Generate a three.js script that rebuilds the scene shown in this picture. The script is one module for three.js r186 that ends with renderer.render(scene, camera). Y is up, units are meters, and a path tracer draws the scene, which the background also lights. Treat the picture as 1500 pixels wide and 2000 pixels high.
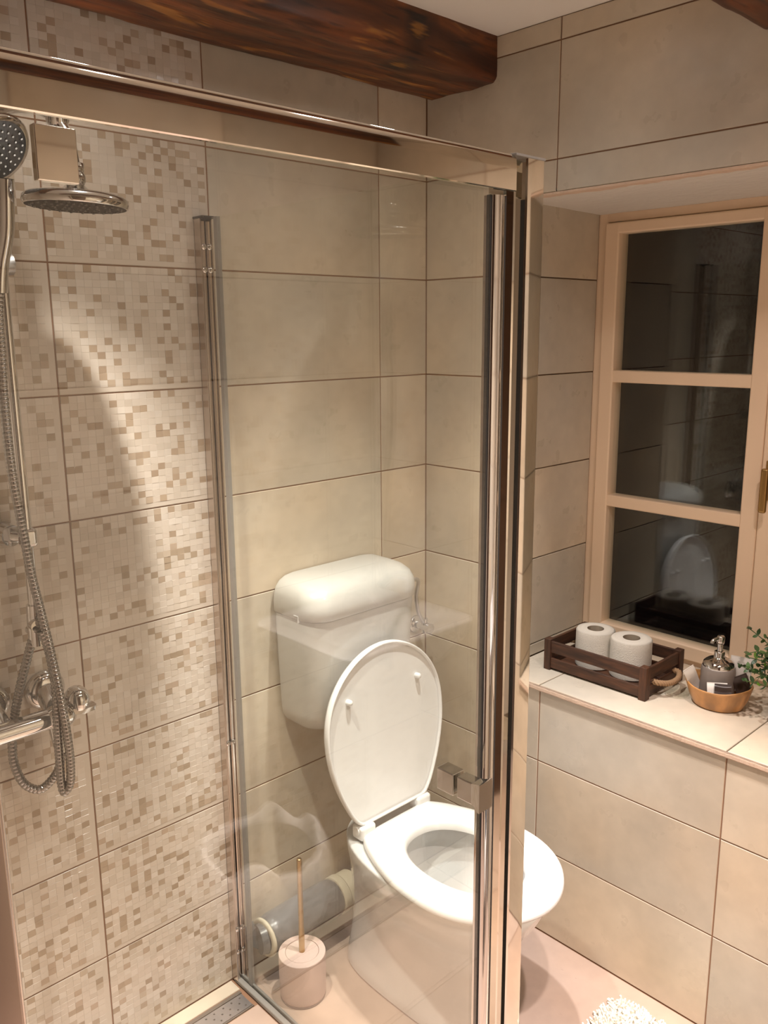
import * as THREE from 'three';
import { RoundedBoxGeometry } from 'three/addons/geometries/RoundedBoxGeometry.js';
import { mergeGeometries, mergeVertices, toCreasedNormals } from 'three/addons/utils/BufferGeometryUtils.js';
import { RectAreaLightUniformsLib } from 'three/addons/lights/RectAreaLightUniformsLib.js';

// ---------------------------------------------------------------- camera, sky, lights, exposure
const scene = new THREE.Scene();
scene.background = new THREE.Color(0.0006, 0.0006, 0.0008);      // night outside
const camera = new THREE.PerspectiveCamera(2 * Math.atan(1000 / 1672.04) * 180 / Math.PI, 0.75, 0.05, 30);
{
  const yaw = 0.759887, pitch = 0.210575, roll = -0.007874;
  const f = new THREE.Vector3(Math.sin(yaw) * Math.cos(pitch), -Math.sin(pitch), -Math.cos(yaw) * Math.cos(pitch));
  const r0 = new THREE.Vector3(Math.cos(yaw), 0, Math.sin(yaw)), u0 = new THREE.Vector3().crossVectors(r0, f);
  const r = r0.clone().multiplyScalar(Math.cos(roll)).addScaledVector(u0, Math.sin(roll));
  const u = u0.clone().multiplyScalar(Math.cos(roll)).addScaledVector(r0, -Math.sin(roll));
  camera.position.set(-1.7268, 1.6225, 1.645);
  camera.quaternion.setFromRotationMatrix(new THREE.Matrix4().makeBasis(r, u, f.clone().negate()));
}
const EXPOSURE = 0.83;
// ceiling spots: x, z, candela of the narrow beam, half angle of that beam, candela of the spill, colour
const SPOTS = [
  [-0.45, 0.5, 12, 0.60, 0.5, [1, 0.96, 0.93], 'recessed ceiling spot above the toilet bowl'],
  [-1.06, 0.37, 26, 0.58, 0.5, [1, 0.91, 0.85], 'recessed ceiling spot above the shower head'],
  [-0.98, 1.32, 17, 0.78, 0.8, [1, 0.88, 0.81], 'recessed ceiling spot in front of the shower door'],
  [-0.52, 1.32, 11.5, 0.66, 3.9, [1, 0.83, 0.77], 'recessed ceiling spot above the washbasin side'],
];

const renderer = new THREE.WebGLRenderer({ antialias: true });
renderer.toneMapping = THREE.LinearToneMapping;
renderer.toneMappingExposure = EXPOSURE;
renderer.shadowMap.enabled = true;
RectAreaLightUniformsLib.init();

// ---------------------------------------------------------------- helpers
const creased = (g, a) => { g.scale(500, 500, 500); const q = toCreasedNormals(g, a); q.scale(0.002, 0.002, 0.002); return q; };   // the addon joins points closer than 1 cm
const V2 = (x, y) => new THREE.Vector2(x, y), V3 = (x, y, z) => new THREE.Vector3(x, y, z);
function rng(seed) { let a = seed >>> 0; return () => { a = (a + 0x6D2B79F5) >>> 0; let t = a; t = Math.imul(t ^ (t >>> 15), t | 1); t ^= t + Math.imul(t ^ (t >>> 7), t | 61); return ((t ^ (t >>> 14)) >>> 0) / 4294967296; }; }
function hash3(x, y, z) { let h = Math.imul(x | 0, 374761393) ^ Math.imul(y | 0, 668265263) ^ Math.imul(z | 0, 2147483647 ^ 1274126177); h = Math.imul(h ^ (h >>> 13), 1274126177); return ((h ^ (h >>> 16)) >>> 0) / 4294967296; }
function noise(x, y, z = 0, px = 0, py = 0) {               // value noise, optionally periodic in x and y
  const xi = Math.floor(x), yi = Math.floor(y), zi = Math.floor(z), s = (t) => t * t * (3 - 2 * t);
  const fx = s(x - xi), fy = s(y - yi), fz = s(z - zi), w = (v, p) => (p ? ((v % p) + p) % p : v);
  const h = (a, b, c) => hash3(w(xi + a, px), w(yi + b, py), zi + c), L = (a, b, t) => a + (b - a) * t;
  return L(L(L(h(0, 0, 0), h(1, 0, 0), fx), L(h(0, 1, 0), h(1, 1, 0), fx), fy), L(L(h(0, 0, 1), h(1, 0, 1), fx), L(h(0, 1, 1), h(1, 1, 1), fx), fy), fz);
}
function fbm(x, y, z, oct, px = 0, py = 0) { let a = 0.5, s = 0, n = 0; for (let i = 0; i < oct; i++) { s += a * noise(x, y, z + i * 17, px, py); n += a; a *= 0.5; x *= 2; y *= 2; px *= 2; py *= 2; } return s / n; }
function tex(w, h, fn, srgb = true, repeatM = 1) {          // fn(u, v) -> [r, g, b] 0..1 (srgb values)
  const d = new Uint8Array(w * h * 4);
  for (let j = 0; j < h; j++) for (let i = 0; i < w; i++) { const c = fn(i / w, j / h), k = 4 * (j * w + i); for (let q = 0; q < 3; q++) d[k + q] = Math.max(0, Math.min(255, Math.round(255 * (c.length ? c[q] : c)))); d[k + 3] = 255; }
  const t = new THREE.DataTexture(d, w, h, THREE.RGBAFormat); t.wrapS = t.wrapT = THREE.RepeatWrapping; t.magFilter = THREE.LinearFilter; t.minFilter = THREE.LinearMipmapLinearFilter; t.generateMipmaps = true;
  if (srgb) t.colorSpace = THREE.SRGBColorSpace; t.repeat.set(1 / repeatM, 1 / repeatM); t.needsUpdate = true; return t;
}
const names = new Map();
function numbered(name) { const n = names.get(name) ?? 0; names.set(name, n + 1); return n ? `${name}_${String(n).padStart(3, '0')}` : name; }
function thing(name, label, category, pos = [0, 0, 0], group) {
  const o = new THREE.Group(); o.name = numbered(name); o.position.set(...pos); scene.add(o);
  o.userData = { label, category }; if (group) o.userData.group = group; return o;
}
function structure(name, pos = [0, 0, 0]) { const o = new THREE.Group(); o.name = name; o.position.set(...pos); o.userData = { kind: 'structure' }; scene.add(o); return o; }
function part(name, geo, m, parent, pos, rot, label) {
  const o = new THREE.Mesh(geo, m); o.name = name; o.castShadow = o.receiveShadow = true;
  if (pos) o.position.set(...pos); if (rot) o.rotation.set(...rot); if (label) o.userData.label = label; parent.add(o); return o;
}
const box = (x0, x1, y0, y1, z0, z1) => { const g = new THREE.BoxGeometry(x1 - x0, y1 - y0, z1 - z0); g.translate((x0 + x1) / 2, (y0 + y1) / 2, (z0 + z1) / 2); return g; };
const rbox = (x0, x1, y0, y1, z0, z1, r = 0.003, seg = 2) => { const g = new RoundedBoxGeometry(x1 - x0, y1 - y0, z1 - z0, seg, Math.min(r, (x1 - x0) / 2.01, (y1 - y0) / 2.01, (z1 - z0) / 2.01)); g.translate((x0 + x1) / 2, (y0 + y1) / 2, (z0 + z1) / 2); return g; };
const merge = (gs) => mergeGeometries(gs.map((g) => { const q = g.index ? g.toNonIndexed() : g; for (const k of Object.keys(q.attributes)) if (!['position', 'normal', 'uv'].includes(k)) q.deleteAttribute(k); return q; }));
const lathe = (pts, seg = 40) => new THREE.LatheGeometry(pts.map((p) => V2(p[0], p[1])), seg);
const curve = (pts) => new THREE.CatmullRomCurve3(pts.map((p) => V3(...p)), false, 'centripetal');
const tube = (pts, r, seg = 60, rad = 14, cv = true) => new THREE.TubeGeometry(cv ? curve(pts) : new THREE.LineCurve3(V3(...pts[0]), V3(...pts[1])), cv ? seg : 1, r, rad, false);
function rod(a, b, r, rad = 20, r2 = r) { const A = V3(...a), B = V3(...b), g = new THREE.CylinderGeometry(r2, r, A.distanceTo(B), rad); g.translate(0, A.distanceTo(B) / 2, 0); g.applyQuaternion(new THREE.Quaternion().setFromUnitVectors(V3(0, 1, 0), B.clone().sub(A).normalize())); g.translate(...a); return g; }
function aim(g, dir) { g.applyQuaternion(new THREE.Quaternion().setFromUnitVectors(V3(0, 1, 0), V3(...dir).normalize())); return g; }
function loft(rings, capA = true, capB = true, crease = 0) {  // rings: arrays of Vector3, equal length, closed
  const n = rings[0].length, p = [], uv = [], ix = [];
  rings.forEach((r, j) => r.forEach((v, i) => { p.push(v.x, v.y, v.z); uv.push(i / n, j / (rings.length - 1)); }));
  for (let j = 0; j < rings.length - 1; j++) for (let i = 0; i < n; i++) { const a = j * n + i, b = j * n + (i + 1) % n, c = a + n, d = b + n; ix.push(a, b, d, a, d, c); }
  const cap = (j, flip) => { const c = new THREE.Vector3(); rings[j].forEach((v) => c.add(v)); c.divideScalar(n); const k = p.length / 3; p.push(c.x, c.y, c.z); uv.push(0.5, 0.5); for (let i = 0; i < n; i++) { const a = j * n + i, b = j * n + (i + 1) % n; flip ? ix.push(k, b, a) : ix.push(k, a, b); } };
  if (capA) cap(0, true); if (capB) cap(rings.length - 1, false);
  const g = new THREE.BufferGeometry(); g.setAttribute('position', new THREE.Float32BufferAttribute(p, 3)); g.setAttribute('uv', new THREE.Float32BufferAttribute(uv, 2)); g.setIndex(ix); g.computeVertexNormals();
  return crease ? creased(g, crease) : g;
}
function corrugated(pts, r, pitch = 0.0075, amp = 0.2) {   // metal shower hose
  const c = curve(pts), len = c.getLength(), n = Math.round(len / pitch * 6), g = new THREE.TubeGeometry(c, n, r, 10, false), p = g.attributes.position;
  for (let i = 0; i <= n; i++) { const o = c.getPointAt(i / n), k = 1 + amp * (Math.pow(Math.abs(Math.sin(Math.PI * i / 6)), 0.6) - 0.6); for (let j = 0; j <= 10; j++) { const q = i * 11 + j; p.setXYZ(q, o.x + (p.getX(q) - o.x) * k, o.y + (p.getY(q) - o.y) * k, o.z + (p.getZ(q) - o.z) * k); } }
  g.computeVertexNormals(); return g;
}

// ---------------------------------------------------------------- materials
const std = (o) => new THREE.MeshStandardMaterial(o), phys = (o) => new THREE.MeshPhysicalMaterial(o);
const mottleTex = tex(1024, 1024, (u, v) => {
  const a = fbm(u * 6, v * 6, 1, 5, 6, 6) - 0.5, b = fbm(u * 3, v * 3, 40, 4, 3, 3) - 0.5, s = fbm(u * 40, v * 40, 70, 3, 40, 40) - 0.5;
  const l = 1 + 0.16 * a + 0.12 * b + 0.05 * s, w = 0.05 * (fbm(u * 4, v * 4, 90, 3, 4, 4) - 0.5);
  return [0.79 * l + w, 0.742 * l, 0.665 * l - w];
}, true, 1);
const roughTex = tex(256, 256, (u, v) => 0.62 + 0.5 * (fbm(u * 12, v * 12, 5, 4, 12, 12) - 0.5), false, 0.5);
const tileMat = [1, 0.975, 1.02].map((k) => phys({ map: mottleTex, color: new THREE.Color(k, k, k), roughness: 0.55, roughnessMap: roughTex, specularIntensity: 0.8 }));
const floorMat = phys({ map: mottleTex, color: new THREE.Color(0.84, 0.72, 0.74), roughness: 0.6, roughnessMap: roughTex });
const groutMat = std({ color: new THREE.Color(0.24, 0.13, 0.075), roughness: 0.95 });
const mosaicBody = phys({ color: new THREE.Color(0.565, 0.505, 0.43), roughness: 0.4 });
const mosaicLight = phys({ vertexColors: true, roughness: 0.3, clearcoat: 0.25, clearcoatRoughness: 0.15 });
const mosaicDark = ['#a08d78', '#a8957f', '#b09f8b'].map((c) => phys({ color: c, roughness: 0.3, clearcoat: 0.25, clearcoatRoughness: 0.15 }));
const plaster = std({ color: '#d9d2c8', roughness: 0.95, bumpMap: tex(256, 256, (u, v) => fbm(u * 20, v * 20, 3, 4, 20, 20), false, 0.4), bumpScale: 0.0015 });
const ceilingMat = std({ color: '#e9e4dc', roughness: 0.95, bumpMap: plaster.bumpMap, bumpScale: 0.0012 });
const edgeMat = std({ color: '#d3b9a2', roughness: 0.85, bumpMap: tex(256, 64, (u, v) => fbm(u * 60, v * 8, 3, 4, 60, 8), false, 0.3), bumpScale: 0.002 });
const chrome = std({ color: new THREE.Color(0.68, 0.675, 0.67), metalness: 1, roughness: 0.07 });
const hoseMetal = std({ color: new THREE.Color(0.30, 0.29, 0.28), metalness: 1, roughness: 0.2 });
const polished = std({ color: new THREE.Color(0.84, 0.81, 0.74), metalness: 1, roughness: 0.05 });
const satin = std({ color: new THREE.Color(0.62, 0.55, 0.50), metalness: 1, roughness: 0.22 });
const steel = std({ color: new THREE.Color(0.62, 0.62, 0.64), metalness: 1, roughness: 0.38 });
const darkRubber = std({ color: new THREE.Color(0.02, 0.018, 0.016), roughness: 0.6 });
const greySeal = std({ color: new THREE.Color(0.23, 0.22, 0.2), roughness: 0.5 });
const doorGlass = phys({ color: new THREE.Color(0.985, 0.992, 0.972), transmission: 1, thickness: 0, roughness: 0, ior: 1.5 });
const paneGlass = phys({ color: new THREE.Color(0.98, 0.99, 0.98), specularIntensity: 0.75, transmission: 1, thickness: 0, roughness: 0, ior: 1.52 });
const glassEdge = phys({ color: new THREE.Color(0.25, 0.33, 0.27), roughness: 0.2, transmission: 0.4, thickness: 0 });
const ceramic = phys({ color: new THREE.Color(0.62, 0.62, 0.62), roughness: 0.18, clearcoat: 0.7, clearcoatRoughness: 0.05 });
const whitePlastic = phys({ color: new THREE.Color(0.80, 0.80, 0.80), roughness: 0.28, clearcoat: 0.3, clearcoatRoughness: 0.1 });
const cisternMat = phys({ color: new THREE.Color(0.54, 0.53, 0.50), roughness: 0.3, clearcoat: 0.4, clearcoatRoughness: 0.12 });
const frameMat = phys({ color: new THREE.Color(0.86, 0.66, 0.47), roughness: 0.45 });
const woodTex = tex(1024, 512, (u, v) => {
  const warp = 0.10 * (fbm(u * 3, v * 2, 11, 3, 3, 2) - 0.5), g = fbm(u * 5, (v + warp) * 26, 21, 4, 5, 26), s = fbm(u * 14, v * 60, 33, 3, 14, 60), k = fbm(u * 5, v * 3, 55, 4, 5, 3);
  let c = [0.345 + 0.42 * (g - 0.5), 0.185 + 0.26 * (g - 0.5), 0.08 + 0.12 * (g - 0.5)];
  const red = Math.max(0, k - 0.5) * 0.9; c = [c[0] + 0.10 * red, c[1] + 0.01 * red, c[2]];
  const y = fbm(u * 9, (v + warp) * 30, 77, 4, 9, 30), yel = Math.max(0, Math.min(1, (y - 0.60) * 9)) * Math.max(0, Math.min(1, (fbm(u * 4, v * 3, 99, 2, 4, 3) - 0.42) * 6));
  const dk = Math.min(0.9, Math.max(0, Math.min(1, (0.42 - k) * 6)) * 0.6 + Math.max(0, 0.42 - s) * 2.2);
  return [0, 1, 2].map((q) => (c[q] * (1 - dk) + [0.08, 0.04, 0.02][q] * dk) * (1 - yel * 0.75) + [0.66, 0.45, 0.18][q] * yel * 0.75);
}, true, 1);
const beamMat = phys({ map: woodTex, roughness: 0.5, bumpMap: woodTex, bumpScale: 0.005, clearcoat: 0.12, clearcoatRoughness: 0.35 });
const crateTex = tex(512, 256, (u, v) => { const g = fbm(u * 4, v * 30, 5, 4, 4, 30), s = fbm(u * 10, v * 80, 9, 3, 10, 80); const l = 0.75 + 0.6 * (g - 0.5) + 0.4 * (s - 0.5); return [0.36 * l, 0.225 * l, 0.145 * l]; }, true, 0.3);
const crateMat = std({ map: crateTex, roughness: 0.6 });
const bowlTex = tex(512, 256, (u, v) => { const g = fbm(u * 18, v * 5, 5, 4, 18, 5), l = 0.85 + 0.5 * (g - 0.5); return [0.80 * l, 0.58 * l, 0.35 * l]; }, true, 1);
const bowlMat = phys({ map: bowlTex, roughness: 0.4, clearcoat: 0.2 });
const paperMat = std({ color: new THREE.Color(0.72, 0.67, 0.58), roughness: 0.95, bumpMap: tex(256, 256, (u, v) => fbm(u * 30, v * 30, 8, 3, 30, 30), false, 0.15), bumpScale: 0.0012 });
const cardMat = std({ color: new THREE.Color(0.33, 0.27, 0.2), roughness: 0.9 });
const ropeMat = std({ color: new THREE.Color(0.31, 0.19, 0.10), roughness: 0.95 });

// ---------------------------------------------------------------- tiles
const G = 0.0015, tileRng = rng(7);
function tileGeo(poly) {                                     // poly in wall axes (u, v), front face at depth 0
  const s = new THREE.Shape(poly.map((p) => V2(...p)));
  const g = new THREE.ExtrudeGeometry(s, { depth: 0.006, bevelEnabled: true, bevelThickness: 0.0012, bevelSize: 0.0012, bevelOffset: -0.0012, bevelSegments: 1 });
  g.translate(0, 0, -0.0072);
  const uv = g.attributes.uv, a = tileRng(), b = tileRng(); for (let i = 0; i < uv.count; i++) uv.setXY(i, uv.getX(i) + a, uv.getY(i) + b);
  return g;
}
const rect = (u0, u1, v0, v1) => [[u0, v0], [u1, v0], [u1, v1], [u0, v1]];
function cutCell(c, o) {                                     // cell minus opening -> polygons; both [u0,u1,v0,v1]
  if (!o) return [rect(...c)];
  const u0 = Math.max(c[0], o[0]), u1 = Math.min(c[1], o[1]), v0 = Math.max(c[2], o[2]), v1 = Math.min(c[3], o[3]);
  if (u1 - u0 < 0.004 || v1 - v0 < 0.004) return [rect(...c)];
  const fu = u0 <= c[0] + 1e-6 && u1 >= c[1] - 1e-6, fv = v0 <= c[2] + 1e-6 && v1 >= c[3] - 1e-6;
  if (fu && fv) return [];
  if (fu) return [...(v0 > c[2] + 0.004 ? [rect(c[0], c[1], c[2], v0)] : []), ...(v1 < c[3] - 0.004 ? [rect(c[0], c[1], v1, c[3])] : [])];
  if (fv) return [...(u0 > c[0] + 0.004 ? [rect(c[0], u0, c[2], c[3])] : []), ...(u1 < c[1] - 0.004 ? [rect(u1, c[1], c[2], c[3])] : [])];
  const [a, b, d, e] = c, L = u0 > a, B = v0 > d;            // a corner of the opening lies in the cell: an L
  if (L && B) return [[[a, d], [b, d], [b, v0], [u0, v0], [u0, e], [a, e]]];
  if (L) return [[[a, d], [u0, d], [u0, v1], [b, v1], [b, e], [a, e]]];
  if (B) return [[[a, d], [b, d], [b, e], [u1, e], [u1, v0], [a, v0]]];
  return [[[u1, d], [b, d], [b, e], [a, e], [a, v1], [u1, v1]]];
}
function tileWall(parent, us, vs, opening, place, skip) {    // us, vs: joint positions; place sets position and turn
  for (let j = 0; j < vs.length - 1; j++) for (let i = 0; i < us.length - 1; i++) {
    if (skip && skip(us[i], us[i + 1], vs[j], vs[j + 1])) continue;
    for (const poly of cutCell([us[i] + G, us[i + 1] - G, vs[j] + G, vs[j + 1] - G], opening)) place(part('tile', tileGeo(poly), tileMat[Math.floor(tileRng() * 3)], parent));
  }
}
const ROWS = [0, 0.25, 0.5, 0.75, 1, 1.25, 1.5, 1.75, 2, 2.25, 2.298];

// ---------------------------------------------------------------- setting
const X0 = -2.1, Z1 = 1.80, TOP = 2.298, OPN = [0.275, 1.255, 0.705, 1.93], WD = 0.47;
const back = structure('wall_back');
part('grout', box(X0 - 0.1, 0.0025, -0.1, 2.42, -0.12, -0.0016), groutMat, back);
const BC = [-0.672, -0.172, 0], AC = [-1.53, -1.0305, -0.672];
tileWall(back, BC, ROWS, null, () => {});
{ // mosaic decor tiles with raised squares
  const chip = 0.25 / 18, chipW = 0.5 / 30, hgt = 0.0004;
  const chipGeo = (() => { const a = chip / 2, b = a - 0.0003, c = chipW / 2, d = c - 0.0003, p = [[-c, -a, 0], [c, -a, 0], [c, a, 0], [-c, a, 0], [-d, -b, hgt], [d, -b, hgt], [d, b, hgt], [-d, b, hgt]], ix = [4, 5, 6, 4, 6, 7, 0, 1, 5, 0, 5, 4, 1, 2, 6, 1, 6, 5, 2, 3, 7, 2, 7, 6, 3, 0, 4, 3, 4, 7];
    let g = new THREE.BufferGeometry(); g.setAttribute('position', new THREE.Float32BufferAttribute(p.flat(), 3)); g.setAttribute('uv', new THREE.Float32BufferAttribute(p.map((q) => [q[0], q[1]]).flat(), 2)); g.setIndex(ix); g = g.toNonIndexed(); g.computeVertexNormals(); return g; })();
  const lightCols = [[0.58, 0.52, 0.445], [0.595, 0.535, 0.46], [0.56, 0.50, 0.425], [0.58, 0.515, 0.44], [0.615, 0.56, 0.49], [0.535, 0.475, 0.40]], darkCols = [[0.345, 0.27, 0.19], [0.385, 0.305, 0.22], [0.43, 0.34, 0.255], [0.46, 0.385, 0.30]];
  let singles = 0;
  const cols = [X0, -2.03, ...AC];
  for (let i = cols.length - 2; i >= 0; i--) for (let j = ROWS.length - 2; j >= 0; j--) {
    const u0 = cols[i] + G, u1 = cols[i + 1] - G, v0 = ROWS[j] + G, v1 = ROWS[j + 1] - G;
    const t = part('mosaic_tile', tileGeo(rect(u0, u1, v0, v1)), mosaicBody, back);
    const R = rng(100 + i * 40 + j), pos = [], nor = [], uv = [], col = [], nx = 30;
    const m = new THREE.Matrix4(), q = new THREE.Quaternion(), e = new THREE.Euler(), c = V3(0, 0, 0), P = V3(0, 0, 0);
    let prevDark = false; const above = [];
    for (let y = 0; y < 18; y++) { for (let x = 0; x < nx; x++) {
      const cx = u0 + (x + 0.5) * chipW, cy = v1 - (y + 0.5) * chip;
      const r1 = R(), r2 = R(), r3 = R(), r4 = R(), r5 = R();
      const dark = r1 < (prevDark || above[x] ? 0.15 : 0.215) * (y > 14 && y < 17 ? 1.15 : 1); prevDark = dark; above[x] = dark;
      if (cx + chipW / 2 > u1 + 0.001 || cy - chip / 2 < v0 - 0.001) continue;
      e.set((r3 - 0.5) * 0.07, (r4 - 0.5) * 0.07, 0); q.setFromEuler(e); m.compose(c.set(cx, cy, 0), q, P.set(1, 1, 1));
      if (dark && i === 3 && j < 9 && singles < 300) { const s = part('mosaic_square', chipGeo, mosaicDark[Math.floor(r2 * 3)], t, [cx, cy, 0]); s.quaternion.copy(q); singles++; continue; }
      const k = dark ? darkCols[Math.floor(r2 * 4)] : lightCols[Math.floor(r2 * 6)], gp = chipGeo.attributes.position, gn = chipGeo.attributes.normal, nm = new THREE.Vector3();
      for (let a = 0; a < gp.count; a++) { nm.fromBufferAttribute(gp, a).applyMatrix4(m); pos.push(nm.x, nm.y, nm.z); nm.fromBufferAttribute(gn, a).applyQuaternion(q); nor.push(nm.x, nm.y, nm.z); uv.push(0, 0); col.push(...k); }
    } prevDark = false; }
    if (!pos.length) continue;
    const g = new THREE.BufferGeometry(); g.setAttribute('position', new THREE.Float32BufferAttribute(pos, 3)); g.setAttribute('normal', new THREE.Float32BufferAttribute(nor, 3)); g.setAttribute('color', new THREE.Float32BufferAttribute(col, 3));
    part('mosaic_squares', g, mosaicLight, t).userData.kind = 'stuff';
  }
}
const right = structure('wall_right');
part('grout', merge([box(0.0016, WD, -0.1, 2.42, -0.12, OPN[0] - 0.007), box(0.0016, WD, -0.1, 2.42, OPN[1] + 0.007, Z1 + 0.1), box(0.0016, WD, -0.1, OPN[2] - 0.007, OPN[0] - 0.007, OPN[1] + 0.007), box(0.0025, WD, OPN[3] + 0.007, 2.42, OPN[0] - 0.007, OPN[1] + 0.007)]), groutMat, right);
tileWall(right, [0, 0.412, 0.912, 1.412, Z1], ROWS, OPN, (t) => { t.rotation.y = -Math.PI / 2; });
tileWall(right, [0, 0.399], [0.715, 0.75, 1, 1.25, 1.5, 1.75, 1.93], null, (t) => { t.position.set(0, 0, OPN[0]); });
tileWall(right, [-0.399, 0], [0.715, 0.75, 1, 1.25, 1.5, 1.75, 1.93], null, (t) => { t.position.set(0, 0, OPN[1]); t.rotation.y = Math.PI; });
for (const [z0, z1] of [[OPN[0], 0.412], [0.412, 0.912], [0.912, OPN[1]]]) // sill tiles: u = x, v = -z
  part('sill_tile', tileGeo(rect(-0.002, 0.40, -z1 + G, -z0 - G)), tileMat[0], right, [0, 0.715, 0], [-Math.PI / 2, 0, 0]);
{ // cut tile edge along the sill and the plastered head of the opening with its ragged lip
  const g = new RoundedBoxGeometry(0.010, 0.0135, OPN[1] - OPN[0], 3, 0.004); g.translate(-0.006, 0.7075, (OPN[0] + OPN[1]) / 2); part('sill_edge', g, edgeMat, right);
  const h = new THREE.BoxGeometry(0.40, 0.012, OPN[1] - OPN[0], 40, 1, 80), p = h.attributes.position;
  for (let i = 0; i < p.count; i++) { const x = Math.max(0.009, p.getX(i) + 0.2), z = p.getZ(i); p.setXYZ(i, x, p.getY(i) + 1.9345 + (p.getY(i) < 0 ? -0.006 * x / 0.4 + 0.003 * (fbm(x * 14, z * 14, 4, 3) - 0.5) : 0), z + (OPN[0] + OPN[1]) / 2); }
  h.computeVertexNormals(); part('soffit', h, plaster, right);
  const n = 140, pts = []; for (let i = 0; i <= n; i++) { const z = OPN[0] + (OPN[1] - OPN[0]) * i / n; pts.push([z, 0.010 + 0.022 * fbm(z * 40, 3, 8, 4) + 0.012 * fbm(z * 9, 5, 2, 2)]); }
  const s = new THREE.Shape([V2(OPN[0], 0), ...pts.map(([z, w]) => V2(z, w)), V2(OPN[1], 0)]), lip = new THREE.ExtrudeGeometry(s, { depth: 0.0040, bevelEnabled: true, bevelSize: 0.0008, bevelThickness: 0.0008, bevelSegments: 1 });
  lip.applyMatrix4(new THREE.Matrix4().makeBasis(V3(0, 0, 1), V3(1, 0, 0), V3(0, 1, 0))); lip.translate(0.0005, 1.9243, 0); part('soffit_edge', lip, edgeMat, right);
}
const front = structure('wall_front');
part('grout', box(X0 - 0.1, WD, -0.1, 2.42, Z1 + 0.0025, Z1 + 0.12), groutMat, front);
tileWall(front, [0, 0.5, 1, 1.18], ROWS, null, (t) => { t.rotation.y = Math.PI; t.position.set(0, 0, Z1); });
part('plaster', box(X0, -1.18, 2.06, TOP, Z1 - 0.004, Z1), plaster, front);
const left = structure('wall_left');
part('plaster', box(X0 - 0.12, X0, -0.1, 2.42, -0.12, Z1 + 0.12), plaster, left);
const ceil = structure('ceiling');
part('plaster', box(X0 - 0.12, WD, TOP, TOP + 0.12, -0.12, Z1 + 0.12), ceilingMat, ceil);
const floor = structure('floor');
part('screed', box(X0 - 0.12, WD, -0.15, -0.0025, -0.12, Z1 + 0.12), groutMat, floor);
for (const [x0, x1, z0, z1] of [[-0.688, 0, 0, 1.2], [-1.3, -0.712, 0.112, 0.78], [-1.9, -1.3, 0.112, 0.78], [X0, -1.9, 0.112, 0.78], [-0.712, 0, 1.2, Z1], [-1.3, -0.712, 0.8, 1.4], [-1.9, -1.3, 0.8, 1.4], [X0, -1.9, 0.8, 1.4], [-1.3, -0.712, 1.4, Z1], [-1.9, -1.3, 1.4, Z1], [X0, -1.9, 1.4, Z1]])
  part('floor_tile', tileGeo(rect(x0 + G, x1 - G, -z1 + G, -z0 - G)), floorMat, floor, [0, 0, 0], [-Math.PI / 2, 0, 0]);
part('floor_tile', tileGeo(rect(X0, -0.716, -0.041, -0.001)), tileMat[1], floor, [0, 0, 0], [-Math.PI / 2, 0, 0]);

function beam(name, z0, z1, y0, seed) {
  const L = -X0 - 0.002, H = TOP + 0.02 - y0, g0 = new THREE.BoxGeometry(L, H, z1 - z0, 220, 16, 30), p = g0.attributes.position, uv = g0.attributes.uv;
  for (let i = 0; i < p.count; i++) {
    let x = p.getX(i), y = p.getY(i), z = p.getZ(i); const hy = H / 2, hz = (z1 - z0) / 2;
    uv.setXY(i, x * 0.9 + seed, (y - z) * 1.7 + seed * 3);
    const ey = Math.max(0, -y - hy + 0.012), ez = Math.max(0, Math.abs(z) - hz + 0.012), cut = Math.max(0, ey + ez - 0.012);
    y += cut * 0.5; z -= Math.sign(z) * cut * 0.5;
    const w = 0.014 * (fbm(x * 2.2 + seed * 9, 0.5, seed, 3) - 0.5), n = 0.010 * (fbm(x * 7, y * 18 + z * 22, seed + 3, 4) - 0.5);
    if (y < -hy * 0.2) y += w + n; z += (Math.abs(z) > hz * 0.8 ? Math.sign(z) * -Math.abs(0.5 * w + n) : 0);
    p.setXYZ(i, x - L / 2 - 0.001, y + y0 + hy, z + (z0 + z1) / 2);
  }
  g0.deleteAttribute('normal'); const g = creased(mergeVertices(g0), 0.9), o = structure(name); part('timber', g, beamMat, o);
}
beam('ceiling_beam', 0.003, 0.232, 2.197, 0.3);
beam('ceiling_beam_001', 0.857, 1.085, 2.160, 1.7);
beam('ceiling_beam_002', 1.68, 1.797, 2.160, 3.1);

{ // the door beside which the picture was taken; rail and posts mirror it
  const d = structure('door_1', [0, 0, Z1]), dm = phys({ color: new THREE.Color(0.085, 0.042, 0.024), roughness: 0.4 });
  part('door_frame', merge([rbox(-1.25, -1.18, 0.001, 2.06, -0.03, -0.002, 0.004), rbox(X0 + 0.002, X0 + 0.07, 0.001, 2.06, -0.03, -0.002, 0.004), rbox(X0 + 0.07, -1.25, 2.0, 2.06, -0.03, -0.002, 0.004)]), dm, d);
  const l = part('door_leaf', rbox(X0 + 0.072, -1.252, 0.006, 1.998, -0.022, -0.002, 0.002), dm, d);
  for (const [y0, y1] of [[0.18, 0.92], [1.08, 1.85]]) part('door_panel', rbox(X0 + 0.17, -1.36, y0, y1, -0.028, -0.021, 0.004), dm, l);
  part('door_handle', merge([rod([-1.31, 1.02, -0.022], [-1.31, 1.02, -0.065], 0.009), rod([-1.31, 1.02, -0.06], [-1.42, 1.02, -0.06], 0.009)]), steel, l);
}

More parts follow.
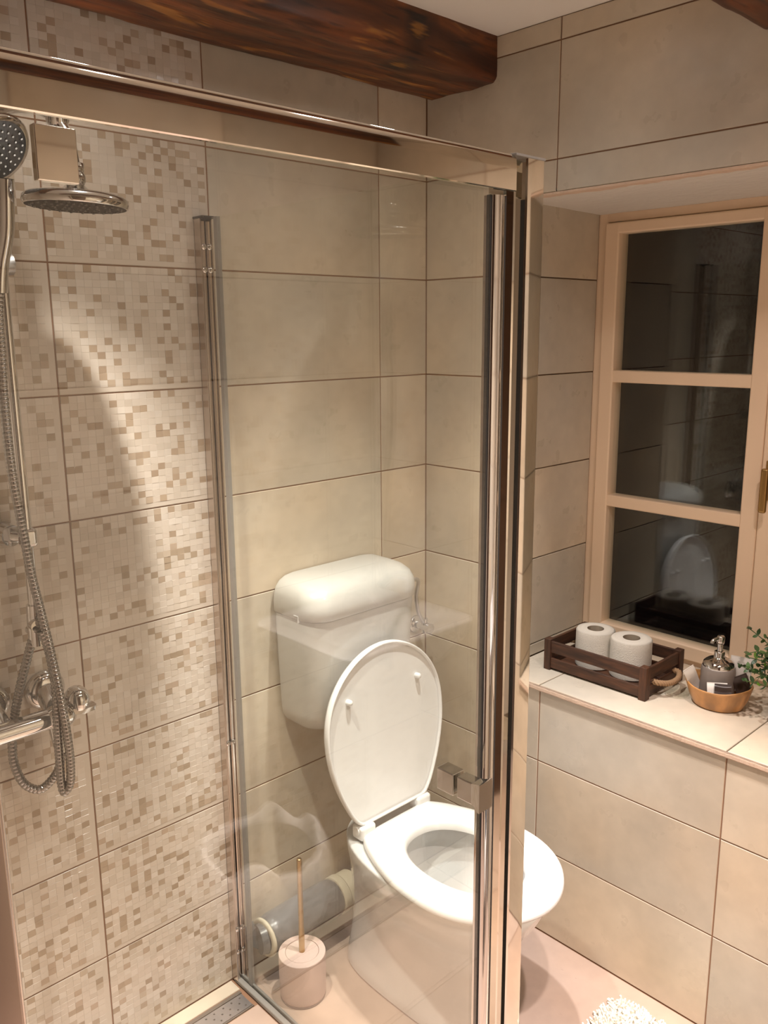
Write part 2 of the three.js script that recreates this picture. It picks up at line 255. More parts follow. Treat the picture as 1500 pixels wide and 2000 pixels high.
// window in the deep opening
const win = structure('window_1', [0.40, 0, 0]);
{
  const y0 = 0.705, y1 = 1.934, fr = 0.026;
  part('window_frame', merge([rbox(0.0, 0.065, y0, y1, OPN[0] - 0.004, OPN[0] + fr, 0.003), rbox(0.0, 0.065, y0, y1, OPN[1] - fr, OPN[1] + 0.004, 0.003), rbox(0.001, 0.064, y1 - fr - 0.008, y1, OPN[0], OPN[1], 0.003), rbox(0.001, 0.064, y0, y0 + 0.022, OPN[0], OPN[1], 0.003)]), frameMat, win);
  const sash = (z0, z1, flip) => {
    const a = flip ? 0.052 : 0.043, b = flip ? 0.043 : 0.044, s = part('sash', merge([rbox(-0.012, 0.04, 0.729, 1.898, z0, z0 + a, 0.005), rbox(-0.012, 0.04, 0.729, 1.898, z1 - b, z1, 0.005), rbox(-0.011, 0.039, 1.869, 1.898, z0 + 0.02, z1 - 0.02, 0.005), rbox(-0.011, 0.039, 0.729, 0.772, z0 + 0.02, z1 - 0.02, 0.005)]), frameMat, win);
    for (const y of [1.489, 1.138]) part('glazing_bar', rbox(-0.009, 0.036, y - 0.0165, y + 0.0165, z0 + a - 0.004, z1 - b + 0.004, 0.004), frameMat, s);
    for (const [p, q] of [[0.768, 1.126], [1.15, 1.477], [1.501, 1.873]]) { part('pane', box(0.006, 0.010, p, q, z0 + a - 0.005, z1 - b + 0.005), paneGlass, s); part('pane', box(0.024, 0.028, p, q, z0 + a - 0.005, z1 - b + 0.005), paneGlass, s); }
    return s;
  };
  sash(0.300, 0.773, false); const s2 = sash(0.774, 1.230, true);
  const brass = std({ color: new THREE.Color(0.42, 0.26, 0.10), metalness: 1, roughness: 0.3 });
  part('window_handle', merge([rbox(-0.018, -0.011, 1.20, 1.30, 0.786, 0.812, 0.003), rod([-0.015, 1.27, 0.799], [-0.05, 1.27, 0.799], 0.007), rbox(-0.055, -0.042, 1.175, 1.285, 0.789, 0.808, 0.006, 4)]), brass, s2, null, null, 'brass window handle');
}

// ---------------------------------------------------------------- ceiling spots
for (const [x, z, cd, half, spill, rgb, label] of SPOTS) {
  const glow = new THREE.Color(...rgb);
  const t = thing('recessed_spotlight', label, 'ceiling light', [x, TOP, z]);
  part('trim_ring', lathe([[0.030, -0.001], [0.030, -0.006], [0.036, -0.008], [0.043, -0.005], [0.045, 0]], 36), chrome, t);
  part('lamp_lens', lathe([[0, -0.003], [0.030, -0.003]], 30), std({ color: 0x000000, emissive: glow, emissiveIntensity: 60 }), t);
  for (const [I, ang, pen] of [[cd, half, 1.0], [spill, 1.22, 0.9]]) {
    const s = new THREE.SpotLight(glow, I, 0, ang, pen, 2); s.name = 'spot_light'; s.position.set(0, -0.012, 0); s.castShadow = true; s.shadow.radius = 1.2; s.shadow.mapSize.set(1024, 1024);
    s.target = new THREE.Object3D(); s.target.name = 'spot_target'; s.target.position.set(0, -1, 0); t.add(s); t.add(s.target);
  }
}

// ---------------------------------------------------------------- toilet
const CX = -0.362;
function egg(y, zr, zf, hw, n = 56, e = 2.25, wide = 0.52, rear = 1) { // ring seen from above; wide: where it is widest; rear flattens the back
  const out = [], zm = zr + (zf - zr) * wide;
  for (let i = 0; i < n; i++) { const a = 2 * Math.PI * i / n, s = Math.sin(a), c = Math.cos(a), k = c < 0 ? e + rear : e; out.push(V3(CX + hw * Math.sign(s) * Math.pow(Math.abs(s), 2 / k), y, zm + (c > 0 ? zf - zm : zm - zr) * Math.sign(c) * Math.pow(Math.abs(c), 2 / k))); }
  return out;
}
const PLAN = [[0, 0.100], [0.012, 0.112], [0.06, 0.130], [0.15, 0.151], [0.27, 0.172], [0.40, 0.187], [0.52, 0.192], [0.64, 0.188], [0.76, 0.170], [0.86, 0.138], [0.93, 0.100], [0.975, 0.060], [0.995, 0.026], [1, 0.0]];
function plan(y, zr, zf, k = 1, n = 42, table = PLAN) {      // rounded front, nearly straight back; k scales the width
  const c = new THREE.CatmullRomCurve3(table.map(([s, w]) => V3(w * k, 0, zr + (zf - zr) * s)), false, 'centripetal'), r = [];
  for (let i = 0; i <= n; i++) r.push(c.getPoint(i / n));
  const out = []; for (let i = n; i >= 0; i--) out.push(V3(CX + r[i].x, y, r[i].z)); for (let i = 1; i < 10; i++) out.push(V3(CX + r[0].x * (1 - i / 5), y, r[0].z)); for (let i = 0; i < n; i++) out.push(V3(CX - r[i].x, y, r[i].z));
  return out;
}
{
  const t = thing('toilet', 'white ceramic floor-standing toilet with its oval lid raised against the cistern', 'toilet', [0, 0, 0]);
  const outer = [[0, 0.12, 0.612, 0.112, 2.6, 0.5, 1], [0.006, 0.12, 0.618, 0.117, 2.6, 0.5, 1], [0.03, 0.12, 0.610, 0.112, 2.6, 0.5, 1], [0.09, 0.125, 0.590, 0.098, 2.5, 0.5, 1], [0.16, 0.13, 0.588, 0.096, 2.4, 0.5, 0.8], [0.22, 0.13, 0.602, 0.112, 2.3, 0.52, 0.6], [0.27, 0.13, 0.634, 0.138, 2.25, 0.56, 0.3], [0.32, 0.13, 0.664, 0.160, 2.2, 0.58, 0.2], [0.36, 0.13, 0.684, 0.173, 2.2, 0.58, 0.2], [0.385, 0.13, 0.690, 0.177, 2.2, 0.58, 0.2], [0.394, 0.135, 0.686, 0.174, 2.2, 0.58, 0.2]];
  const inner = [[0.394, 0.275, 0.640, 0.130, 2.2, 0.52, 0.2], [0.386, 0.285, 0.630, 0.122, 2.2, 0.52, 0.2], [0.36, 0.282, 0.632, 0.124, 2.2, 0.52, 0.2], [0.33, 0.29, 0.622, 0.118, 2.2, 0.52, 0.2], [0.30, 0.30, 0.60, 0.108, 2.1, 0.52, 0], [0.275, 0.31, 0.575, 0.098, 2.1, 0.5, 0], [0.262, 0.32, 0.54, 0.085, 2.1, 0.5, 0], [0.22, 0.325, 0.47, 0.062, 2, 0.5, 0], [0.17, 0.33, 0.43, 0.045, 2, 0.5, 0]];
  const R = (a) => egg(a[0], a[1], a[2], a[3], 72, a[4], a[5], a[6]);
  part('bowl', loft([...outer.map(R), ...inner.map(R)], true, true), ceramic, t);
  part('water', loft([egg(0.205, 0.327, 0.46, 0.056, 40, 2, 0.5, 0), egg(0.2055, 0.327, 0.46, 0.056, 40, 2, 0.5, 0)], true, true), phys({ color: new THREE.Color(0.9, 0.95, 0.97), transmission: 1, thickness: 0, roughness: 0.02, ior: 1.33 }), t);
  part('outlet', merge([rod([CX + 0.066, 0.13, 0.16], [CX + 0.064, 0.116, 0.056], 0.049, 28), new THREE.SphereGeometry(0.049, 24, 16).translate(CX + 0.064, 0.115, 0.0535)]), ceramic, t);
  // seat ring
  const O = plan(0, 0.238, 0.716), n = O.length, sec = [], cm = V3(CX, 0, 0.472);
  const I = O.map((v) => { const a = Math.atan2((v.x - CX) / 0.19, (v.z - cm.z) / 0.24), s = Math.sin(a), c = Math.cos(a); return V3(CX + 0.108 * Math.sign(s) * Math.pow(Math.abs(s), 0.92), 0, cm.z + (c > 0 ? 0.152 : 0.150) * Math.sign(c) * Math.pow(Math.abs(c), 0.92)); });
  const prof = [[0, 0.398], [0.01, 0.411], [0.10, 0.4185], [0.28, 0.422], [0.5, 0.4225], [0.75, 0.4215], [0.92, 0.418], [0.985, 0.411], [1, 0.403], [0.985, 0.398], [0.5, 0.3965]];
  for (const [k, y] of prof) sec.push(I.map((v, i) => V3(v.x + (O[i].x - v.x) * k, y, v.z + (O[i].z - v.z) * k)));
  const g = loft([...sec, sec[0]], false, false);
  part('seat', g, whitePlastic, t);
  // lid, modelled flat with its rear edge at the origin and then turned up
  const lid = new THREE.Group(); lid.name = 'lid'; lid.position.set(0, 0.432, 0.232); lid.rotation.x = -(Math.PI / 2 + 0.09); t.add(lid);
  const E = (z, k) => plan(0, (1 - k) * 0.2, 0.440 - (1 - k) * 0.2, 1.02 * k).map((v) => V3(v.x, z, v.z));
  const rim = [E(-0.002, 0.955), E(-0.009, 0.965), E(-0.011, 0.985), E(-0.007, 0.999), E(0.002, 1), E(0.009, 0.985), E(0.013, 0.93), E(0.016, 0.7)];
  part('lid_panel', loft(rim, true, true), whitePlastic, lid);
  for (const s of [-1, 1]) part('bumper', new THREE.CapsuleGeometry(0.0075, 0.006, 6, 14).rotateX(0).translate(CX - 0.004 + s * 0.117, -0.007, 0.322), whitePlastic, lid);
  for (const s of [-1, 1]) part('hinge', merge([rbox(CX + s * 0.098 - 0.024, CX + s * 0.098 + 0.024, 0.400, 0.437, 0.212, 0.252, 0.008, 4), rod([CX + s * 0.098 - 0.026, 0.424, 0.230], [CX + s * 0.098 + 0.026, 0.424, 0.230], 0.011)]), whitePlastic, t);
}
{ // cistern
  const t = thing('cistern', 'white plastic cistern with a rounded cover, hung on the tiled wall behind the toilet', 'cistern', [0, 0, 0]);
  const cx = -0.365, ring = (y, hw, zf, rf, zb = 0.004, rb = 0.012) => { const o = []; const arc = (x, z, r, a0) => { for (let i = 0; i <= 10; i++) { const a = a0 + Math.PI / 2 * i / 10; o.push(V3(x + r * Math.cos(a), y, z + r * Math.sin(a))); } };
    arc(cx + hw - rf, zf - rf, rf, 0); arc(cx - hw + rf, zf - rf, rf, Math.PI / 2); arc(cx - hw + rb, zb + rb, rb, Math.PI); arc(cx + hw - rb, zb + rb, rb, 1.5 * Math.PI); return o.reverse(); };
  part('tank', loft([ring(0.652, 0.140, 0.115, 0.05), ring(0.660, 0.156, 0.133, 0.055), ring(0.675, 0.166, 0.146, 0.058), ring(0.70, 0.170, 0.152, 0.06), ring(0.80, 0.174, 0.158, 0.06), ring(0.947, 0.179, 0.164, 0.06)], true, true, 0.7), cisternMat, t);
  const c = part('cover', loft([ring(0.949, 0.181, 0.167, 0.06), ring(0.951, 0.183, 0.169, 0.061), ring(0.975, 0.184, 0.170, 0.061), ring(0.995, 0.182, 0.167, 0.061), ring(1.012, 0.176, 0.158, 0.06), ring(1.024, 0.165, 0.143, 0.058), ring(1.032, 0.148, 0.120, 0.05), ring(1.035, 0.125, 0.095, 0.035)], true, true, 0.9), cisternMat, t);
  part('flush_lever', merge([rbox(cx - 0.1845, cx - 0.178, 0.958, 0.960, 0.090, 0.108, 0.0008), rbox(cx - 0.1845, cx - 0.178, 0.943, 0.960, 0.106, 0.108, 0.0008)]), whitePlastic, c);
  part('flush_pipe', tube([[CX, 0.66, 0.075], [CX, 0.52, 0.075], [CX, 0.42, 0.075], [CX, 0.375, 0.085], [CX, 0.36, 0.115]], 0.022, 40, 18), cisternMat, t);
}
{ // water supply
  const t = thing('supply_hose', 'thin braided water hose running down beside the right edge of the cistern', 'hose', [0, 0, 0]);
  part('hose', corrugated([[-0.182, 0.955, 0.10], [-0.150, 0.965, 0.10], [-0.118, 0.95, 0.085], [-0.100, 0.90, 0.06], [-0.075, 0.84, 0.045], [-0.05, 0.805, 0.04]], 0.0055, 0.004, 0.08), steel, t);
  part('valve', merge([rod([-0.045, 0.79, 0.004], [-0.045, 0.79, 0.05], 0.011), rod([-0.045, 0.772, 0.04], [-0.045, 0.815, 0.04], 0.009), lathe([[0, 0.004], [0.026, 0.004], [0.022, 0.010], [0, 0.012]], 24).rotateX(Math.PI / 2).translate(-0.045, 0.79, -0.002), rod([-0.045, 0.79, 0.05], [-0.045, 0.79, 0.064], 0.015, 8)]), chrome, t);
}
{ // waste pipe along the wall
  const t = thing('waste_pipe', 'grey plastic waste pipe with cream collars lying along the wall beside the toilet', 'pipe', [0, 0, 0]);
  const grey = phys({ color: new THREE.Color(0.105, 0.11, 0.118), roughness: 0.28, clearcoat: 0.3 }), cream = std({ color: new THREE.Color(0.62, 0.57, 0.44), roughness: 0.6 });
  const y = 0.114, z = 0.0525, px = (pts, m, nme) => part(nme, lathe(pts, 40).rotateZ(Math.PI / 2), m, t, [0, y, z]); // lathe axis along -x
  px([[0.036, 0.410], [0.045, 0.411], [0.0495, 0.420], [0.0512, 0.435], [0.0515, 0.56], [0.0505, 0.615], [0.046, 0.640], [0.036, 0.645]], grey, 'pipe');
  px([[0.040, 0.388], [0.050, 0.389], [0.0515, 0.392], [0.0515, 0.409], [0.050, 0.412], [0.040, 0.413]], cream, 'collar');
  px([[0.040, 0.350], [0.048, 0.351], [0.049, 0.353], [0.049, 0.387], [0.040, 0.389]], cream, 'collar');
  px([[0.036, 0.638], [0.047, 0.638], [0.0495, 0.641], [0.0490, 0.646], [0.044, 0.648], [0.036, 0.648]], cream, 'collar');
  part('elbow', merge([rod([-0.644, y, z], [-0.660, y, z - 0.004], 0.040, 30, 0.036), rod([-0.650, y, z - 0.01], [-0.650, y - 0.01, 0.002], 0.028, 30)]), grey, t);
}
{ // toilet brush in its pot
  const pink = std({ color: new THREE.Color(0.66, 0.50, 0.45), roughness: 0.75 });
  const p = thing('toilet_brush_pot', 'round blush pink pot standing on the floor below the grey pipe', 'pot', [-0.610, 0, 0.163]);
  part('pot', lathe([[0, 0.004], [0.053, 0.004], [0.0565, 0.008], [0.0570, 0.014], [0.0582, 0.06], [0.0582, 0.118], [0.0572, 0.121], [0.0425, 0.121], [0.0415, 0.1205], [0.0415, 0.1038], [0.03, 0.1038], [0.03, 0.02], [0, 0.02]], 56), pink, p);
  part('foot_ring', lathe([[0, 0], [0.0555, 0], [0.0565, 0.003], [0.0555, 0.008], [0, 0.008]], 48), std({ color: new THREE.Color(0.2, 0.14, 0.12), roughness: 0.8 }), p);
  const b = thing('toilet_brush', 'toilet brush with a slim gold handle standing in the pink pot', 'brush', [-0.610, 0.104, 0.163]);
  part('disc', lathe([[0, 0], [0.0405, 0], [0.041, 0.002], [0.041, 0.0155], [0.040, 0.0165], [0, 0.0165]], 48), pink, b);
  part('handle', lathe([[0, 0.016], [0.0075, 0.0165], [0.0075, 0.075], [0.0068, 0.08], [0.0068, 0.268], [0.0055, 0.272], [0, 0.272]], 24), std({ color: new THREE.Color(0.42, 0.27, 0.11), metalness: 1, roughness: 0.3 }), b, null, null, 'gold metal handle');
}

// ---------------------------------------------------------------- shower enclosure
const DZ = 0.79;
{
  const t = thing('shower_enclosure', 'glass shower enclosure with polished metal rail and corner post in front of the toilet', 'shower enclosure', [0, 0, 0]);
  const ext = (pts, len, m, name, parent, place, crease = 0.6) => { const s = new THREE.Shape(pts.map((p) => V2(...p))), g = new THREE.ExtrudeGeometry(s, { depth: len, bevelEnabled: false }); place(g); return part(name, creased(g, crease), m, parent); };
  // header rail: profile in (z, y), run along x
  const bead = []; { let z = 0.806, y = 1.8525, dy = 0.001; for (let i = 0; i <= 13; i++) { bead.push([z, y]); const t = (2 + 4.5 * i / 13) * Math.PI / 180; y += dy; z -= dy * Math.tan(t); } for (let i = 1; i <= 14; i++) { const a = 0.14 + (Math.PI / 2 - 0.14) * i / 14; bead.push([z - 0.010 * (Math.cos(0.14) - Math.cos(a)), y + 0.010 * (Math.sin(a) - Math.sin(0.14))]); } }
  ext([[0.7975, 1.8225], [0.7990, 1.8215], [0.8045, 1.8215], [0.8060, 1.8230], [0.8060, 1.8522], ...bead, [0.788, 1.872], [0.7975, 1.860]], -0.652 - X0, polished, 'header_rail', t, (g) => { g.applyMatrix4(new THREE.Matrix4().makeBasis(V3(0, 0, 1), V3(0, 1, 0), V3(-1, 0, 0))); g.translate(-0.652, 0, 0); }, 0.3);
  // corner post: profile in (x, z), run up
  const cor = []; for (let i = 0; i <= 8; i++) { const a = Math.PI / 2 * i / 8; cor.push([-0.5855 + 0.0025 * Math.sin(a), 0.8035 + 0.0025 * Math.cos(a)]); }
  const up = (g) => { g.applyMatrix4(new THREE.Matrix4().makeBasis(V3(1, 0, 0), V3(0, 0, 1), V3(0, -1, 0))); g.translate(0, 1.872, 0); };
  const post = ext([[-0.651, 0.752], [-0.651, 0.781], [-0.648, 0.784], [-0.630, 0.784], [-0.6275, 0.786], [-0.6265, 0.803], [-0.6245, 0.8058], ...cor, [-0.583, 0.752]], 1.872, polished, 'corner_post', t, up, 0.15);
  part('post_cap', rbox(-0.655, -0.582, 1.872, 1.876, 0.75, 0.807, 0.001), greySeal, post);
  ext([[-0.662, 0.770], [-0.662, 0.788], [-0.652, 0.788], [-0.652, 0.770]], 1.815, darkRubber, 'magnet_seal', t, (g) => { up(g); g.translate(0, -0.055, 0); });
  // side panel with its wall profile and rail on the floor
  const pan = part('side_panel', box(-0.6965, -0.6905, 0.012, 1.852, 0.030, 0.775), doorGlass, t);
  part('panel_edge', merge([box(-0.6980, -0.6895, 0.012, 1.8525, 0.056, 0.068)]), greySeal, pan);
  const wp = part('wall_profile', merge([rbox(-0.712, -0.709, 0.005, 1.852, 0.001, 0.026, 0.001), rbox(-0.685, -0.682, 0.005, 1.852, 0.001, 0.026, 0.001), rbox(-0.712, -0.682, 0.005, 1.852, 0.0005, 0.004, 0.001), rbox(-0.7095, -0.6985, 0.005, 1.85, 0.004, 0.024, 0.004, 3), rbox(-0.6955, -0.6845, 0.005, 1.85, 0.004, 0.024, 0.004, 3)]), satin, t);
  for (const y of [1.795, 1.748, 0.66, 0.155, 0.09]) for (const x of [-0.704, -0.690]) part('screw', aim(lathe([[0, 0.004], [0.003, 0.0038], [0.006, 0.002], [0.0065, 0]], 14), [0, 0, 1]), chrome, wp, [x, y, 0.0245]);
  part('profile_cap', rbox(-0.714, -0.680, 1.852, 1.856, 0.001, 0.040, 0.001), darkRubber, wp);
  part('floor_track', merge([rbox(-0.712, -0.698, 0.0, 0.012, 0.012, 0.765, 0.003), rbox(-0.696, -0.690, 0.0, 0.018, 0.012, 0.765, 0.002)]), greySeal, t);
  part('floor_track', merge([rbox(X0 + 0.002, -0.655, 0.0, 0.014, 0.782, 0.800, 0.003)]), satin, t);
  // sliding door: glass, stiles, hanger plate, handle
  const d = part('sliding_door', box(-1.49, -0.697, 0.016, 1.835, DZ - 0.003, DZ + 0.003), doorGlass, t);
  part('closing_seal', rbox(-0.6968, -0.6945, 0.016, 1.815, DZ - 0.004, DZ + 0.004, 0.0008), darkRubber, d);
  const sp = []; for (let i = 0; i <= 16; i++) { const a = Math.PI * i / 16; sp.push([-0.678 - 0.0145 * Math.cos(a), DZ + 0.001 + 0.009 * Math.sin(a)]); }
  ext([...sp, [-0.6635, DZ - 0.012], [-0.6925, DZ - 0.012]].map(([x, z]) => [x, z]), 1.80, chrome, 'closing_profile', d, (g) => { up(g); g.translate(0, -0.057, 0); });
  part('opening_stile', rbox(-1.53, -1.463, 0.016, 1.81, DZ - 0.012, DZ + 0.010, 0.006, 3), satin, d);
  part('hanger_plate', rbox(-1.374, -1.333, 1.762, 1.812, DZ + 0.006, DZ + 0.016, 0.0012), polished, d);
  const hs = new THREE.Shape([V2(0.0, 0.0), V2(0.036, 0.004), V2(0.040, 0.036), V2(0.0, 0.036)]);
  part('door_handle', merge([rbox(-0.759, -0.731, 0.864, 0.903, 0.750, 0.787, 0.002), rbox(-0.757, -0.733, 0.864, 0.902, 0.793, 0.826, 0.002), loft([[-0.757, -0.733, 0.864, 0.902, 0.825], [-0.758, -0.732, 0.862, 0.904, 0.834], [-0.761, -0.729, 0.858, 0.908, 0.842], [-0.761, -0.729, 0.858, 0.908, 0.845]].map(([a, b, c, e, z]) => [V3(a, c, z), V3(b, c, z), V3(b, e, z), V3(a, e, z)]), true, true, 0.5)]), chrome, d, null, null, 'square chrome door handle');
}
{ // floor drain
  const t = thing('shower_drain', 'brushed steel channel drain with small round holes at the foot of the mosaic wall', 'drain', [0, 0, 0]);
  const s = new THREE.Shape([V2(-1.45, -0.106), V2(-0.724, -0.106), V2(-0.724, -0.058), V2(-1.45, -0.058)]), R = rng(5);
  for (let x = -0.736; x > -1.44; x -= 0.024) for (let k = 0; k < 3; k++) { const h = new THREE.Path(); h.absarc(x - (k % 2) * 0.011 + 0.004 * (R() - 0.5), -0.0675 - k * 0.0145, 0.0026, 0, Math.PI * 2, true); s.holes.push(h); }
  const g = new THREE.ExtrudeGeometry(s, { depth: 0.002, bevelEnabled: false, curveSegments: 8 }); g.rotateX(-Math.PI / 2); g.translate(0, -0.001, 0);
  part('grate', g, steel, t);
  part('channel', merge([box(-1.452, -0.722, -0.002, 0.002, 0.047, 0.0565), box(-1.452, -0.722, -0.002, 0.001, 0.1075, 0.111), box(-1.452, -0.722, -0.0024, -0.0018, 0.0565, 0.1075)]), std({ color: new THREE.Color(0.12, 0.1, 0.08), roughness: 0.6 }), t);
}

// ---------------------------------------------------------------- shower fittings
const nozzleMat = std({ color: new THREE.Color(0.30, 0.30, 0.29), roughness: 0.7 }), faceMat = phys({ color: new THREE.Color(0.010, 0.0095, 0.009), roughness: 0.5, specularIntensity: 0.25 });
function nozzles(rMax, rings, rn, h) { const gs = []; for (let k = 1; k <= rings; k++) { const r = rMax * k / rings, n = Math.round(6 * k); for (let i = 0; i < n; i++) { const a = 2 * Math.PI * (i + 0.3 * k) / n; gs.push(new THREE.CylinderGeometry(rn * 0.7, rn, h, 7).translate(r * Math.cos(a), -h / 2, r * Math.sin(a))); } } return merge(gs); }
{
  const t = thing('shower_mixer', 'chrome wall mixer tap with a lever on the mosaic wall under the coiled hoses', 'shower mixer', [0, 0, 0]);
  const esc = () => lathe([[0, 0.001], [0.040, 0.001], [0.040, 0.006], [0.035, 0.016], [0.024, 0.024], [0, 0.026]], 36).rotateX(Math.PI / 2);
  for (const x of [-1.113, -1.222]) part('escutcheon', esc(), chrome, t, [x, 0.918, 0]);
  part('union', rod([-1.113, 0.916, 0.02], [-1.120, 0.892, 0.066], 0.025, 28, 0.021), chrome, t); part('union', rod([-1.222, 0.916, 0.02], [-1.222, 0.892, 0.066], 0.018), chrome, t);
  part('body', merge([rod([-1.27, 0.884, 0.07], [-1.095, 0.884, 0.07], 0.0205, 32), new THREE.SphereGeometry(0.0205, 24, 16).translate(-1.27, 0.884, 0.07), new THREE.SphereGeometry(0.029, 28, 20).scale(1.15, 1, 1).translate(-1.115, 0.884, 0.071), rod([-1.125, 0.884, 0.075], [-1.124, 0.83, 0.083], 0.0165, 24, 0.0135), rod([-1.124, 0.848, 0.080], [-1.124, 0.815, 0.083], 0.0115)]), chrome, t);
  part('lever', merge([new THREE.SphereGeometry(0.029, 28, 20).scale(0.85, 1, 1).translate(-1.077, 0.906, 0.07), loft([[-1.10, 0.012, 0.006, 0.894], [-1.075, 0.018, 0.005, 0.888], [-1.052, 0.017, 0.0035, 0.889], [-1.046, 0.010, 0.002, 0.891]].map(([x, w, h, y]) => [V3(x, y - h, 0.078 - w), V3(x, y - h, 0.078 + w), V3(x, y + h, 0.078 + w), V3(x, y + h, 0.078 - w)]), true, true, 0.6)]), chrome, t);
}
{
  const t = thing('shower_riser', 'chrome riser pipe with a round rain shower head on the mosaic wall', 'shower', [0, 0, 0]);
  part('riser_pipe', tube([[-1.138, 1.06, 0.056], [-1.138, 1.4, 0.056], [-1.137, 1.7, 0.056], [-1.136, 1.93, 0.056], [-1.134, 1.965, 0.060], [-1.122, 1.985, 0.085], [-1.10, 1.988, 0.125], [-1.078, 1.975, 0.165], [-1.064, 1.94, 0.196], [-1.060, 1.90, 0.206], [-1.059, 1.855, 0.208]], 0.0095, 160, 20), chrome, t);
  const bell = part('arm_collar', lathe([[0.010, 0.03], [0.016, 0.026], [0.019, 0], [0.017, -0.008], [0.010, -0.009]], 30), chrome, t, [-1.069, 1.965, 0.178]); bell.rotation.set(0.55, 0, 0.25);
  for (const y of [1.248]) part('wall_bracket', merge([rod([-1.160, y, 0.001], [-1.156, y, 0.03], 0.024, 30, 0.02), rod([-1.158, y, 0.02], [-1.130, y - 0.004, 0.05], 0.010), rbox(-1.152, -1.122, y - 0.020, y + 0.016, 0.042, 0.070, 0.008, 3)]), chrome, t);
  part('diverter', merge([rod([-1.138, 1.115, 0.056], [-1.140, 1.035, 0.056], 0.0145), rod([-1.140, 1.078, 0.056], [-1.142, 1.078, 0.080], 0.0135), rod([-1.139, 1.06, 0.056], [-1.141, 1.06, 0.030], 0.009)]), chrome, t);
  const head = new THREE.Group(); head.name = 'rain_head'; head.position.set(-1.0605, 1.836, 0.205); head.rotation.set(0.03, 0, -0.03); t.add(head);
  part('head_disc', lathe([[0, 0.024], [0.016, 0.023], [0.022, 0.017], [0.055, 0.012], [0.078, 0.008], [0.0845, 0.003], [0.0855, -0.004], [0.0840, -0.010], [0.081, -0.011]], 72), chrome, head);
  part('spray_face', lathe([[0, -0.0105], [0.0805, -0.0105], [0.081, -0.0112], [0.080, -0.0095], [0, -0.0095]], 60), faceMat, head);
  part('nozzles', nozzles(0.072, 4, 0.0024, 0.0028).translate(0, -0.0105, 0), nozzleMat, head).userData.kind = 'stuff';
  part('ball_joint', merge([new THREE.SphereGeometry(0.0175, 24, 18).translate(0, 0.034, 0), lathe([[0.0, 0.040], [0.0145, 0.042], [0.0155, 0.058], [0, 0.062]], 24)]), chrome, head);
  part('feed_hose', corrugated([[-1.141, 1.062, 0.056], [-1.148, 1.045, 0.056], [-1.161, 1.008, 0.055], [-1.176, 0.959, 0.05], [-1.187, 0.908, 0.042], [-1.196, 0.856, 0.038], [-1.199, 0.803, 0.04], [-1.185, 0.754, 0.047], [-1.161, 0.738, 0.056], [-1.139, 0.757, 0.068], [-1.127, 0.785, 0.079], [-1.124, 0.8125, 0.083]], 0.0082), hoseMetal, t);
  const sl = part('slider_bracket', merge([rod([-1.172, 1.736, 0.070], [-1.124, 1.738, 0.070], 0.0185, 8), rod([-1.137, 1.737, 0.050], [-1.137, 1.737, 0.070], 0.013)]), std({ color: new THREE.Color(0.36, 0.35, 0.34), metalness: 0.6, roughness: 0.35 }), t);
}
{
  const t = thing('hand_shower', 'chrome hand shower with a dark round spray face beside the rain head', 'hand shower', [0, 0, 0]);
  const nrm = V3(0.30, -0.62, 0.72).normalize(), hd = new THREE.Group(); hd.name = 'spray_head'; hd.position.set(-1.166, 1.912, 0.150); hd.quaternion.setFromUnitVectors(V3(0, -1, 0), nrm); t.add(hd);
  part('shell', lathe([[0, 0.022], [0.03, 0.020], [0.052, 0.012], [0.061, 0.002], [0.062, -0.004], [0.059, -0.009], [0.053, -0.0095]], 56), chrome, hd);
  part('spray_face', lathe([[0, -0.0075], [0.030, -0.008], [0.052, -0.0085], [0.053, -0.0095], [0.054, -0.007], [0, -0.006]], 48), faceMat, hd);
  part('nozzles', nozzles(0.046, 4, 0.0019, 0.002).translate(0, -0.008, 0), nozzleMat, hd).userData.kind = 'stuff';
  part('handle', tube([[-1.150, 1.868, 0.146], [-1.150, 1.835, 0.139], [-1.150, 1.785, 0.124], [-1.157, 1.735, 0.108], [-1.160, 1.69, 0.098]], 0.0135, 40, 20), chrome, t);
  part('hose', corrugated([[-1.160, 1.69, 0.098], [-1.163, 1.66, 0.094], [-1.165, 1.578, 0.09], [-1.168, 1.489, 0.09], [-1.166, 1.37, 0.09], [-1.156, 1.264, 0.088], [-1.149, 1.185, 0.088], [-1.139, 1.104, 0.092], [-1.132, 1.033, 0.10], [-1.130, 0.946, 0.122], [-1.127, 0.871, 0.130], [-1.124, 0.804, 0.126], [-1.127, 0.758, 0.118], [-1.136, 0.745, 0.113], [-1.139, 0.765, 0.111], [-1.139, 0.80, 0.112], [-1.138, 0.873, 0.114], [-1.132, 0.955, 0.108], [-1.131, 1.013, 0.096], [-1.137, 1.052, 0.0945], [-1.143, 1.073, 0.0935]], 0.0080), hoseMetal, t);
}

